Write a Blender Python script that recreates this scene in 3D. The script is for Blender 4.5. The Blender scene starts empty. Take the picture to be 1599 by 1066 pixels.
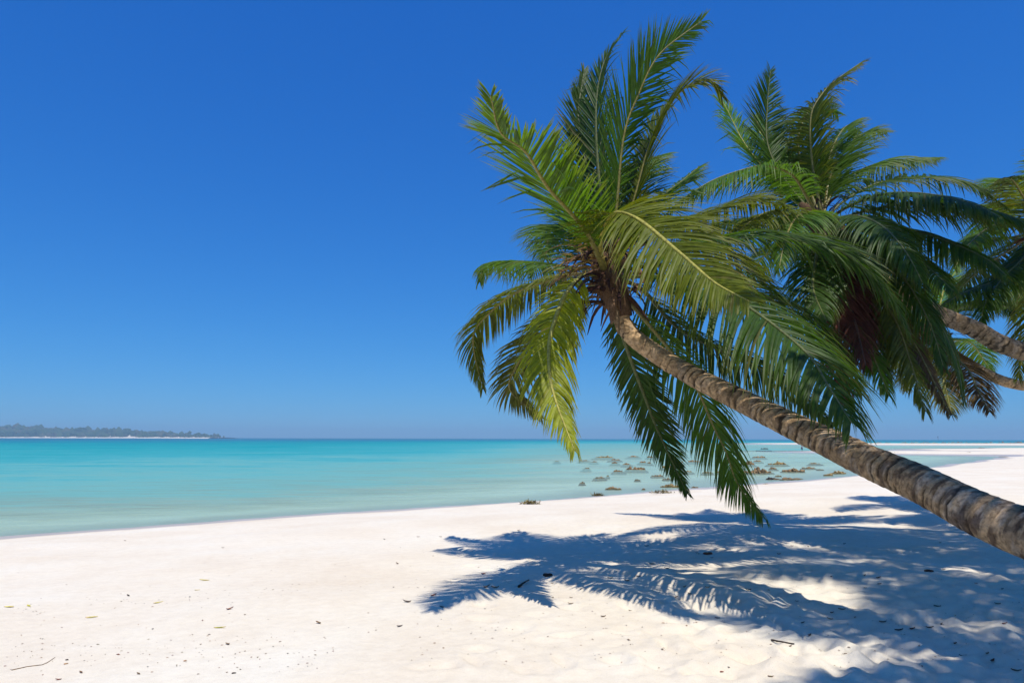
import bpy, math, random
import numpy as np
from mathutils import Vector, Matrix, Euler, noise as mnoise

random.seed(11); rng = np.random.default_rng(11)
scn = bpy.context.scene
col = scn.collection
R = math.radians

# ------------------------------------------------------------------ camera
W, H_, F = 1599.0, 1066.0, 1066.0          # photo size and focal length in photo pixels (24 mm lens)
EYE = 2.15                                  # above sea level; about 1.6 m above the sand
cam_d = bpy.data.cameras.new('camera'); cam = bpy.data.objects.new('camera', cam_d); col.objects.link(cam)
cam_d.lens = 24.0; cam_d.sensor_width = 36.0; cam_d.clip_end = 20000; cam_d.clip_start = 0.05
CAM_ROT = (Matrix.Rotation(R(90 + 8.05), 3, 'X') @ Matrix.Rotation(R(0.13), 3, 'Z'))
cam.location = (0, 0, EYE); cam.rotation_euler = CAM_ROT.to_euler()
scn.camera = cam

# ------------------------------------------------------------------ light
SUN_EL, SHADOW_AZ = R(69.5), R(-20)           # shadows fall away from the camera, a little to the left (-x)
sd = Vector((math.sin(SHADOW_AZ) * math.cos(SUN_EL), math.cos(SHADOW_AZ) * math.cos(SUN_EL), -math.sin(SUN_EL)))
sun_d = bpy.data.lights.new('sun', 'SUN'); sun = bpy.data.objects.new('sun', sun_d); col.objects.link(sun)
sun_d.energy = 4.4; sun_d.angle = R(0.53); sun_d.color = (1.0, 0.95, 0.88)
sun.rotation_euler = sd.to_track_quat('-Z', 'Y').to_euler(); sun.location = (-5, -10, 30)
world = bpy.data.worlds.new('World'); scn.world = world; world.use_nodes = True
wn = world.node_tree; wn.nodes.clear()
sky = wn.nodes.new('ShaderNodeTexSky'); sky.sky_type = 'NISHITA'; sky.sun_disc = False
sky.sun_elevation = SUN_EL
sky.sun_rotation = math.atan2(-sd.x, -sd.y)
sky.altitude = 0; sky.air_density = 1.0; sky.dust_density = 0.1; sky.ozone_density = 4.0
sep_ = wn.nodes.new('ShaderNodeSeparateColor'); cmb_ = wn.nodes.new('ShaderNodeCombineColor')
for ch, (gain, gam) in enumerate(((0.10, 1.28), (0.58, 0.82), (1.98, 0.51))):     # colour grade of the whole sky, as the photograph's
    pw = wn.nodes.new('ShaderNodeMath'); pw.operation = 'POWER'; pw.inputs[1].default_value = gam
    ml = wn.nodes.new('ShaderNodeMath'); ml.operation = 'MULTIPLY'; ml.inputs[1].default_value = gain
    wn.links.new(sep_.outputs[ch], pw.inputs[0]); wn.links.new(pw.outputs[0], ml.inputs[0]); wn.links.new(ml.outputs[0], cmb_.inputs[ch])
bg = wn.nodes.new('ShaderNodeBackground'); bg.inputs['Strength'].default_value = 0.15
wo = wn.nodes.new('ShaderNodeOutputWorld')
wn.links.new(sky.outputs[0], sep_.inputs[0]); wn.links.new(cmb_.outputs[0], bg.inputs[0]); wn.links.new(bg.outputs[0], wo.inputs[0])
scn.view_settings.view_transform = 'Standard'; scn.view_settings.look = 'None'
scn.view_settings.exposure = 0.0; scn.view_settings.gamma = 1.0; scn.view_settings.use_curve_mapping = False
scn.render.engine = 'CYCLES'
scn.cycles.transparent_max_bounces = 16

# ------------------------------------------------------------------ helpers
def ray(px, py):
    return CAM_ROT @ Vector(((px - W / 2) / F, -(py - H_ / 2) / F, -1.0))
def at(px, py, depth):
    return Vector((0, 0, EYE)) + ray(px, py) * depth
def on_plane(px, py, z=0.0):
    r = ray(px, py); t = (z - EYE) / r.z
    return Vector((0, 0, EYE)) + r * t

def link(name, verts, faces, mats, parent=None, smooth=True, fmat=None, cols=None, loc=None):
    me = bpy.data.meshes.new(name); me.from_pydata([tuple(v) for v in verts], [], faces)
    for m in (mats if isinstance(mats, (list, tuple)) else [mats]): me.materials.append(m)
    if fmat is not None: me.polygons.foreach_set('material_index', fmat)
    if smooth: me.polygons.foreach_set('use_smooth', [True] * len(me.polygons))
    if cols is not None:
        a = me.color_attributes.new('pigment', 'FLOAT_COLOR', 'POINT')
        a.data.foreach_set('color', np.asarray(cols, dtype=np.float32).ravel())
    me.update()
    o = bpy.data.objects.new(name, me); col.objects.link(o)
    if parent is not None: o.parent = parent
    if loc is not None: o.location = loc
    return o
def tag(o, label=None, cat=None, group=None, kind=None):
    if label: o['label'] = label
    if cat: o['category'] = cat
    if group: o['group'] = group
    if kind: o['kind'] = kind
    return o
def empty(name, loc):
    o = bpy.data.objects.new(name, None); o.empty_display_size = 0.2; o.location = loc; col.objects.link(o); return o

_perm = rng.random((256, 256))
def vnoise(x, y):
    xi = np.floor(x).astype(int); yi = np.floor(y).astype(int); fx = x - xi; fy = y - yi
    fx = fx * fx * (3 - 2 * fx); fy = fy * fy * (3 - 2 * fy)
    g = lambda a, b: _perm[a & 255, b & 255]
    return ((g(xi, yi) * (1 - fx) + g(xi + 1, yi) * fx) * (1 - fy) + (g(xi, yi + 1) * (1 - fx) + g(xi + 1, yi + 1) * fx) * fy) * 2 - 1
def fbm(x, y, oct=4):
    s = 0; a = 1.0
    for i in range(oct): s = s + a * vnoise(x * 2 ** i + 17.3 * i, y * 2 ** i + 5.1 * i); a *= 0.5
    return s

# ------------------------------------------------------------------ materials
def new_mat(name):
    m = bpy.data.materials.new(name); m.use_nodes = True; nt = m.node_tree; nt.nodes.clear()
    return m, nt, (lambda t, **k: _node(nt, t, **k)), nt.links.new
def _node(nt, t, **k):
    n = nt.nodes.new('ShaderNode' + t)
    for a, v in k.items():
        if a in n.inputs: n.inputs[a].default_value = v
        else: setattr(n, a, v)
    return n
def ramp(nd, stops, interp='LINEAR'):
    n = nd('ValToRGB'); e = n.color_ramp.elements; n.color_ramp.interpolation = interp
    while len(e) < len(stops): e.new(0.5)
    for i, (p, c) in enumerate(stops): e[i].position = p; e[i].color = (*c, 1)
    return n

def sand_material():
    m, nt, nd, L = new_mat('white_coral_sand')
    out = nd('OutputMaterial'); p = nd('BsdfPrincipled'); L(p.outputs[0], out.inputs[0])
    geo = nd('NewGeometry'); tc = nd('TexCoord'); sep = nd('SeparateXYZ'); L(geo.outputs['Position'], sep.inputs[0])
    n1 = nd('TexNoise', Scale=0.55, Detail=6.0, Roughness=0.6); L(geo.outputs['Position'], n1.inputs['Vector'])
    n2 = nd('TexNoise', Scale=9.0, Detail=8.0, Roughness=0.7); L(geo.outputs['Position'], n2.inputs['Vector'])
    n3 = nd('TexNoise', Scale=160.0, Detail=3.0, Roughness=0.7); L(geo.outputs['Position'], n3.inputs['Vector'])
    c1 = ramp(nd, [(0.3, (0.78, 0.67, 0.505)), (0.5, (0.83, 0.735, 0.57)), (0.7, (0.85, 0.78, 0.63))]); L(n1.outputs[0], c1.inputs[0])
    mx = nd('MixRGB', blend_type='MULTIPLY', Fac=0.6); L(c1.outputs[0], mx.inputs[1])
    c2 = ramp(nd, [(0.3, (0.86, 0.84, 0.82)), (0.6, (1, 1, 1))]); L(n2.outputs[0], c2.inputs[0]); L(c2.outputs[0], mx.inputs[2])
    mg = nd('MixRGB', blend_type='MULTIPLY', Fac=0.55); L(mx.outputs[0], mg.inputs[1])
    c3 = ramp(nd, [(0.28, (0.55, 0.5, 0.45)), (0.42, (0.95, 0.95, 0.95)), (0.6, (1, 1, 1))]); L(n3.outputs[0], c3.inputs[0]); L(c3.outputs[0], mg.inputs[2])
    # wet sand at the water's edge: darker and glossy, by height above the sea
    nw = nd('TexNoise', Scale=0.8, Detail=4.0); L(geo.outputs['Position'], nw.inputs['Vector'])
    ad = nd('Math', operation='MULTIPLY_ADD'); L(nw.outputs[0], ad.inputs[0]); ad.inputs[1].default_value = -0.05; L(sep.outputs['Z'], ad.inputs[2])
    mr = nd('MapRange'); mr.inputs['From Min'].default_value = 0.055; mr.inputs['From Max'].default_value = 0.10
    mr.inputs['To Min'].default_value = 1.0; mr.inputs['To Max'].default_value = 0.0; L(ad.outputs[0], mr.inputs[0])
    wet = nd('MixRGB', blend_type='MULTIPLY'); wf = nd('MapRange'); wf.inputs['From Min'].default_value = -0.10; wf.inputs['From Max'].default_value = -0.03; L(sep.outputs['Z'], wf.inputs[0])
    wm = nd('Math', operation='MULTIPLY'); L(mr.outputs[0], wm.inputs[0]); L(wf.outputs[0], wm.inputs[1]); L(wm.outputs[0], wet.inputs[0]); L(mg.outputs[0], wet.inputs[1]); wet.inputs[2].default_value = (0.72, 0.68, 0.66, 1)
    L(wet.outputs[0], p.inputs['Base Color'])
    rr = nd('MapRange'); rr.inputs['To Min'].default_value = 0.95; rr.inputs['To Max'].default_value = 0.28; L(mr.outputs[0], rr.inputs[0]); L(rr.outputs[0], p.inputs['Roughness'])
    p.inputs['Specular IOR Level'].default_value = 0.25
    b1 = nd('Bump', Strength=0.6, Distance=0.03); L(n2.outputs[0], b1.inputs['Height'])
    b2 = nd('Bump', Strength=0.35, Distance=0.004); L(n3.outputs[0], b2.inputs['Height']); L(b1.outputs[0], b2.inputs['Normal']); L(b2.outputs[0], p.inputs['Normal'])
    return m

def water_material():
    m, nt, nd, L = new_mat('lagoon_water')
    out = nd('OutputMaterial')
    at_ = nd('Attribute', attribute_name='depth')
    geo = nd('NewGeometry')
    mp = nd('Mapping'); mp.inputs['Scale'].default_value = (0.05, 0.22, 1); mp.inputs['Rotation'].default_value = (0, 0, R(-12)); L(geo.outputs['Position'], mp.inputs[0])
    ns = nd('TexNoise', Scale=1.0, Detail=5.0, Roughness=0.6); L(mp.outputs[0], ns.inputs['Vector'])
    # depth noise: weed and sand patches, plus ripple light and dark painted as colour
    dm = nd('Math', operation='MULTIPLY_ADD'); L(ns.outputs[0], dm.inputs[0]); dm.inputs[1].default_value = 2.2; dm.inputs[2].default_value = -0.1
    mpf = nd('Mapping'); mpf.inputs['Scale'].default_value = (0.35, 1.5, 1); mpf.inputs['Rotation'].default_value = (0, 0, R(-13)); L(geo.outputs['Position'], mpf.inputs[0])
    nf = nd('TexNoise', Scale=1.0, Detail=6.0, Roughness=0.65); L(mpf.outputs[0], nf.inputs['Vector'])
    fs_ = nd('Math', operation='MULTIPLY_ADD'); L(nf.outputs[0], fs_.inputs[0]); fs_.inputs[1].default_value = 2.4; fs_.inputs[2].default_value = -0.2
    dq = nd('Math', operation='MULTIPLY'); L(dm.outputs[0], dq.inputs[0]); L(fs_.outputs[0], dq.inputs[1])
    dd = nd('Math', operation='MULTIPLY'); L(dq.outputs[0], dd.inputs[0]); L(at_.outputs['Fac'], dd.inputs[1])
    mr = nd('MapRange'); mr.inputs['From Max'].default_value = 8.0; L(dd.outputs[0], mr.inputs[0])
    cr = ramp(nd, [(0.0, (0.52, 0.62, 0.48)), (0.05, (0.21, 0.47, 0.41)), (0.16, (0.055, 0.35, 0.36)), (0.38, (0.0, 0.29, 0.30)), (0.62, (0.0, 0.22, 0.28)), (1.0, (0.0, 0.12, 0.22))])
    L(mr.outputs[0], cr.inputs[0])
    dif = nd('BsdfDiffuse'); L(cr.outputs[0], dif.inputs[0])
    tr = nd('BsdfTransparent'); tr.inputs[0].default_value = (0.78, 0.97, 0.95, 1)
    ex = nd('Math', operation='MULTIPLY'); L(dd.outputs[0], ex.inputs[0]); ex.inputs[1].default_value = -3.2
    e2 = nd('Math', operation='EXPONENT'); L(ex.outputs[0], e2.inputs[0])
    body = nd('MixShader'); L(e2.outputs[0], body.inputs[0]); L(dif.outputs[0], body.inputs[1]); L(tr.outputs[0], body.inputs[2])
    mp2 = nd('Mapping'); mp2.inputs['Scale'].default_value = (0.9, 2.6, 1); mp2.inputs['Rotation'].default_value = (0, 0, R(-14)); L(geo.outputs['Position'], mp2.inputs[0])
    nb = nd('TexNoise', Scale=1.6, Detail=5.0, Roughness=0.55); L(mp2.outputs[0], nb.inputs['Vector'])
    bp = nd('Bump', Strength=0.6, Distance=0.12); L(nb.outputs[0], bp.inputs['Height'])
    gl = nd('BsdfGlossy', Roughness=0.12); L(bp.outputs[0], gl.inputs['Normal'])
    fr = nd('Fresnel', IOR=1.33); L(bp.outputs[0], fr.inputs['Normal'])
    fm = nd('Math', operation='MULTIPLY'); L(fr.outputs[0], fm.inputs[0]); fm.inputs[1].default_value = 0.24
    fin = nd('MixShader'); L(fm.outputs[0], fin.inputs[0]); L(body.outputs[0], fin.inputs[1]); L(gl.outputs[0], fin.inputs[2])
    L(fin.outputs[0], out.inputs[0])
    return m

def leaf_material(name, rough=0.5, transl=0.42, gloss=0.32):
    m, nt, nd, L = new_mat(name)
    out = nd('OutputMaterial'); p = nd('BsdfPrincipled', Roughness=rough); p.inputs['Specular IOR Level'].default_value = gloss
    a = nd('Attribute', attribute_name='pigment')
    n = nd('TexNoise', Scale=14.0, Detail=3.0); tc = nd('TexCoord'); L(tc.outputs['Object'], n.inputs['Vector'])
    c = ramp(nd, [(0.3, (0.72, 0.75, 0.7)), (0.65, (1.1, 1.08, 1.0))]); L(n.outputs[0], c.inputs[0])
    mx = nd('MixRGB', blend_type='MULTIPLY', Fac=1.0); L(a.outputs['Color'], mx.inputs[1]); L(c.outputs[0], mx.inputs[2])
    L(mx.outputs[0], p.inputs['Base Color'])
    t = nd('BsdfTranslucent'); tm = nd('MixRGB', blend_type='MULTIPLY', Fac=1.0); L(mx.outputs[0], tm.inputs[1]); tm.inputs[2].default_value = (1.9, 1.75, 0.6, 1); L(tm.outputs[0], t.inputs[0])
    s = nd('MixShader'); s.inputs[0].default_value = transl; L(p.outputs[0], s.inputs[1]); L(t.outputs[0], s.inputs[2]); L(s.outputs[0], out.inputs[0])
    return m

def pigment_material(name, rough=0.8, bump=0.3, scale=40, dist=0.01, spec=0.2):
    m, nt, nd, L = new_mat(name)
    out = nd('OutputMaterial'); p = nd('BsdfPrincipled', Roughness=rough); L(p.outputs[0], out.inputs[0]); p.inputs['Specular IOR Level'].default_value = spec
    a = nd('Attribute', attribute_name='pigment'); tc = nd('TexCoord')
    n = nd('TexNoise', Scale=scale, Detail=6.0, Roughness=0.65); L(tc.outputs['Object'], n.inputs['Vector'])
    c = ramp(nd, [(0.34, (0.5, 0.48, 0.45)), (0.5, (0.95, 0.94, 0.92)), (0.66, (1.35, 1.32, 1.28))]); L(n.outputs[0], c.inputs[0])
    mx = nd('MixRGB', blend_type='MULTIPLY', Fac=1.0); L(a.outputs['Color'], mx.inputs[1]); L(c.outputs[0], mx.inputs[2]); L(mx.outputs[0], p.inputs['Base Color'])
    b = nd('Bump', Strength=bump, Distance=dist); L(n.outputs[0], b.inputs['Height']); L(b.outputs[0], p.inputs['Normal'])
    return m

M_SAND = sand_material(); M_WATER = water_material()
M_LEAF = leaf_material('palm_leaflet'); M_DRY = leaf_material('dry_leaflet', 0.7, 0.2, 0.2)
M_RIB = pigment_material('palm_midrib', 0.45, 0.1, 30, 0.003, 0.4)
M_BARK = pigment_material('palm_bark', 0.85, 0.9, 26, 0.02)
M_FIBRE = pigment_material('palm_fibre', 0.9, 0.8, 60, 0.01)
M_ROCK = pigment_material('reef_rock', 0.85, 0.9, 9, 0.06)
M_LITTER = pigment_material('beach_litter', 0.75, 0.3, 60, 0.004)
M_FOREST = pigment_material('island_foliage', 0.8, 0.9, 0.35, 1.5)
M_SKIN = pigment_material('figure', 0.7, 0.05, 20, 0.003)

# ------------------------------------------------------------------ terrain: beach + sea bed in one sheet
SHORE_PX = [(0, 839), (150, 829), (330, 816), (500, 803), (700, 789), (860, 779), (1000, 768), (1120, 761), (1230, 752), (1340, 740), (1450, 728), (1520, 718.5), (1575, 713), (1625, 709)]
SHORE = [on_plane(*p).xy for p in SHORE_PX]
d0 = (SHORE[0] - SHORE[1]).normalized()
SHORE = [SHORE[0] + d0 * 60 + Vector((0, -14)), SHORE[0] + d0 * 18 + Vector((0, -1.2))] + SHORE + [SHORE[-1] + Vector((60, 22)), SHORE[-1] + Vector((600, 60))]
SA = np.array([[v.x, v.y] for v in SHORE])
def shore_distance(x, y):
    best = np.full(x.shape, 1e9); sgn = np.ones(x.shape)
    for i in range(len(SA) - 1):
        a, b = SA[i], SA[i + 1]; ab = b - a; t = ((x - a[0]) * ab[0] + (y - a[1]) * ab[1]) / (ab @ ab); t = np.clip(t, 0, 1)
        dx = x - a[0] - t * ab[0]; dy = y - a[1] - t * ab[1]; d = np.hypot(dx, dy)
        c = ab[0] * (y - a[1]) - ab[1] * (x - a[0])          # >0: seaward (left of the line)
        u = d < best; best = np.where(u, d, best); sgn = np.where(u, np.where(c > 0, -1.0, 1.0), sgn)
    return best * sgn                                         # >0 on land
def ridge(x, y, pts, half, top):
    P = np.array([[*on_plane(*p).xy] for p in pts]); best = np.full(x.shape, 1e9)
    for i in range(len(P) - 1):
        a, b = P[i], P[i + 1]; ab = b - a; t = np.clip(((x - a[0]) * ab[0] + (y - a[1]) * ab[1]) / (ab @ ab), 0, 1)
        best = np.minimum(best, np.hypot(x - a[0] - t * ab[0], y - a[1] - t * ab[1]))
    return top * np.exp(-(best / half) ** 4)
dimples = []
for i in range(620):
    px, py = random.uniform(700, 1700), random.uniform(850, 1075)
    if px < 1050 and random.random() < 0.75: continue
    q = on_plane(px, py, 0.55)
    dimples.append((q.x + random.uniform(-.3, .3), q.y + random.uniform(-.3, .3), random.uniform(.05, .12), random.uniform(.09, .2), random.uniform(0, 3.14), random.uniform(.010, .03)))
def terrain(x, y, detail=True):
    d = shore_distance(x, y) + 0.5 * fbm(x * 0.12, y * 0.12, 3) * np.clip(np.hypot(x, y) / 30, 0.35, 2.5)
    land = 0.72 * (1 - np.exp(-np.maximum(d, 0) / 8.5)) + 0.0022 * np.minimum(np.maximum(d, 0), 200)
    w = np.maximum(-d, 0)
    az = np.arctan2(x, np.maximum(y, 0.1)); shelf = 1 / (1 + np.exp((az + 0.03) / 0.07))     # the right half is a shallow reef flat
    r = np.hypot(x, y)
    deepL = 0.035 * np.minimum(w, 12) + 0.020 * np.clip(w - 12, 0, 60) + 0.012 * np.clip(w - 60, 0, 350)
    deepR = 0.018 * np.minimum(w, 10) + 0.0018 * np.clip(w - 10, 0, 120) + 0.010 * np.clip(w - 150, 0, 330)
    dep = deepL * shelf + deepR * (1 - shelf) + np.clip((r - 450) / 250, 0, 1) * 2.5
    bed = -dep * (1 + 0.15 * fbm(x * .05, y * .05, 3))
    h = np.where(d > 0, land, bed)
    bars = ridge(x, y, [(1350, 693.2), (1450, 693.2), (1599, 693.4), (1750, 693.4)], 68, 1) * 1.0
    h = np.where(bars > 0.02, h * (1 - bars) + bars * (0.24 + 0.08 * fbm(x * .02, y * .02, 3)), h)
    b2 = ridge(x, y, [(1395, 706.0), (1470, 705.6), (1560, 703), (1700, 701)], 22, 1)
    h = np.where(b2 > 0.02, h * (1 - b2) + b2 * (0.19 + 0.12 * fbm(x * .05, y * .05, 3)), h)
    wp = on_plane(1252.5, 702.0, 0); h = h - 0.62 * np.exp(-((x - wp.x) ** 2 + (y - wp.y) ** 2) / 13.0 ** 2)      # a deeper pool in the reef flat
    if detail:
        on = np.clip(d / 3, 0, 1)
        near = np.clip(1 - (r - 12) / 25, 0, 1)
        rough = 0.12 + 0.88 / (1 + np.exp(-((x - 0.6) / 0.7)))           # trampled sand on the right
        h = h + on * (0.035 * fbm(x * 0.35, y * 0.35, 3) + near * rough * (0.009 * fbm(x * 2.1, y * 2.1, 4) + 0.009 * fbm(x * 7, y * 7, 3)))
        for (a, b, ra, rb, th, dp) in dimples:
            s = (np.abs(x - a) < .6) & (np.abs(y - b) < .6)
            if s.any():
                dx, dy = x[s] - a, y[s] - b; u = (dx * math.cos(th) + dy * math.sin(th)) / ra; v = (-dx * math.sin(th) + dy * math.cos(th)) / rb
                q = u * u + v * v; h[s] += dp * (0.55 * np.exp(-(np.sqrt(q) - 1.35) ** 2 * 4) - np.exp(-q * 1.1))
    return h
def ground_z(x, y): return float(terrain(np.array([x]), np.array([y]))[0])
def on_ground(px, py):
    z = 0.5
    for i in range(12):
        p = on_plane(px, py, z); z = max(0.0, ground_z(p.x, p.y))
    return Vector((p.x, p.y, z))

def polar_sheet(name, radii, angles, zfun, mat, attr=None):
    Rr, A = np.meshgrid(radii, angles, indexing='ij'); X = Rr * np.sin(A); Y = Rr * np.cos(A)
    Z = zfun(X, Y) if zfun else np.zeros_like(X)
    n, m = X.shape; V = np.stack([X, Y, Z], -1).reshape(-1, 3)
    wrap = True
    i, j = np.meshgrid(np.arange(n - 1), np.arange(m), indexing='ij'); j2 = (j + 1) % m
    f = np.stack([i * m + j, (i + 1) * m + j, (i + 1) * m + j2, i * m + j2], -1).reshape(-1, 4)
    me = bpy.data.meshes.new(name); me.vertices.add(len(V) + 1)
    V = np.vstack([V, [[0, 0, V[:m, 2].mean()]]]); me.vertices.co.foreach_set if False else None
    me.vertices.foreach_set('co', V.astype(np.float32).ravel())
    tri = np.stack([np.full(m, len(V) - 1), np.arange(m), (np.arange(m) + 1) % m], -1)
    nl = f.size + tri.size; me.loops.add(nl); me.loops.foreach_set('vertex_index', np.concatenate([f.ravel(), tri.ravel()]).astype(np.int32))
    npoly = len(f) + len(tri); me.polygons.add(npoly)
    st = np.concatenate([np.arange(len(f)) * 4, f.size + np.arange(len(tri)) * 3]); me.polygons.foreach_set('loop_start', st.astype(np.int32))
    me.polygons.foreach_set('use_smooth', np.ones(npoly, dtype=bool))
    me.update(calc_edges=True); me.validate()
    if attr is not None:
        a = me.attributes.new('depth', 'FLOAT', 'POINT'); v = attr(X, Y).ravel(); a.data.foreach_set('value', np.append(v, 0).astype(np.float32))
    me.materials.append(mat)
    # face the sheet upwards
    if me.polygons[0].normal.z < 0: me.flip_normals()
    o = bpy.data.objects.new(name, me); col.objects.link(o); return o
view = np.radians(np.arange(-44, 44, 0.2)); rest = np.radians(np.arange(44, 316, 4.0))
angles = np.concatenate([view, rest])
rad_g = np.concatenate([np.linspace(0.6, 4.0, 10)[:-1], np.arange(4.0, 14.5, 0.035), 14.5 * np.exp(np.linspace(0, math.log(4000 / 14.5), 240))])
ground = polar_sheet('beach', rad_g, angles, terrain, M_SAND); tag(ground, kind='structure')
rad_w = np.concatenate([np.linspace(3, 14.5, 20)[:-1], 14.5 * np.exp(np.linspace(0, math.log(3999 / 14.5), 240))])
va = np.concatenate([np.radians(np.arange(-44, 44, 0.4)), rest])
sea = polar_sheet('sea', rad_w, va, None, M_WATER, lambda x, y: np.maximum(0, -terrain(x, y, False))); tag(sea, kind='structure')

# ------------------------------------------------------------------ far island
def blob(center, rx, ry, rz, seed, sub=1, rough=0.35, freq=1.2):
    import bmesh
    bm = bmesh.new(); bmesh.ops.create_icosphere(bm, subdivisions=sub, radius=1.0)
    off = Vector((seed * 3.7, seed * 1.3, seed * 2.1)); vs = []
    for v in bm.verts:
        k = 1 + rough * mnoise.fractal(v.co * freq + off, 1.0, 2.0, 3)
        vs.append(Vector((center[0] + v.co.x * rx * k, center[1] + v.co.y * ry * k, center[2] + v.co.z * rz * k)))
    fs = [tuple(x.index for x in f.verts) for f in bm.faces]; bm.free(); return vs, fs
ISL_D = 1500.0
def island():
    vs, fs = [], []; n = 60
    top = lambda px: np.interp(px, [-300, 0, 60, 150, 230, 290, 325], [28, 25, 21, 16, 10, 4, 0.6])
    for i in range(n + 1):
        px = -300 + 630 * i / n; p = at(px, 684, ISL_D); h = float(top(px))
        for (dy, z) in ((-40 - 10 * math.sin(i * .7), -3.0), (-14 - 5 * math.sin(i * .9), 1.2), (0, 2.2), (90, 2 + h * .6), (260, -3.0)):
            vs.append(Vector((p.x, p.y + dy, z)))
    for i in range(n):
        for k in range(4): a = i * 5 + k; fs.append((a, a + 5, a + 6, a + 1))
    o = link('island', vs, fs, M_SAND); tag(o, kind='structure')
    vs, fs, cs = [], [], []
    for i in range(900):
        px = random.uniform(-280, 322); h = float(top(px)); back = random.random()
        p = at(px, 684, ISL_D); s = random.uniform(4, 8) * (0.55 + h / 30)
        zc = 2 + back * h * 0.62 + s * .35 + random.uniform(-1, 1); rz = s * random.uniform(.8, 1.25)
        if random.random() < .05: zc += 4
        v, f = blob((p.x, p.y + back * 100, zc), s, s, rz, i, 1, .7, 1.6)
        b = len(vs); vs += v; fs += [tuple(b + q for q in t) for t in f]
        c = random.choice([(0.05, 0.085, 0.03), (0.065, 0.10, 0.035), (0.10, 0.10, 0.055), (0.04, 0.07, 0.03)]); cs += [(*c, 1)] * len(v)
    o = link('island_forest', vs, fs, M_FOREST, smooth=False, cols=cs); tag(o, 'hazy dark forest covering the far low island', 'forest', kind='stuff')
island()

# ------------------------------------------------------------------ palms
def catmull(P, n):
    P = [P[0] * 2 - P[1]] + list(P) + [P[-1] * 2 - P[-2]]; out = []
    for i in range(1, len(P) - 2):
        for k in range(16):
            t = k / 16; a, b, c, d = P[i - 1], P[i], P[i + 1], P[i + 2]
            out.append(0.5 * ((2 * b) + (c - a) * t + (2 * a - 5 * b + 4 * c - d) * t * t + (3 * b - a - 3 * c + d) * t ** 3))
    out.append(P[-2]); s = [0]
    for i in range(1, len(out)): s.append(s[-1] + (out[i] - out[i - 1]).length)
    tot = s[-1]; res = []; j = 0
    for k in range(n):
        q = tot * k / (n - 1)
        while j < len(s) - 2 and s[j + 1] < q: j += 1
        u = (q - s[j]) / max(1e-9, s[j + 1] - s[j]); res.append(out[j].lerp(out[j + 1], min(1, u)))
    return res, tot

def tube(path, radii, sides, up=Vector((0, 0, 1)), flat=1.0):
    vs, fs = [], []; n = len(path)
    for i, p in enumerate(path):
        T = (path[min(n - 1, i + 1)] - path[max(0, i - 1)]).normalized(); S = T.cross(up)
        if S.length < 1e-3: S = T.cross(Vector((1, 0, 0)))
        S.normalize(); U = S.cross(T)
        for k in range(sides):
            a = 2 * math.pi * k / sides; vs.append(p + (S * math.cos(a) + U * math.sin(a) * flat) * radii[i])
    for i in range(n - 1):
        for k in range(sides): a = i * sides + k; b = i * sides + (k + 1) % sides; fs.append((a, b, b + sides, a + sides))
    fs.append(tuple(reversed(range(sides)))); fs.append(tuple((n - 1) * sides + k for k in range(sides)))
    return vs, fs

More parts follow.
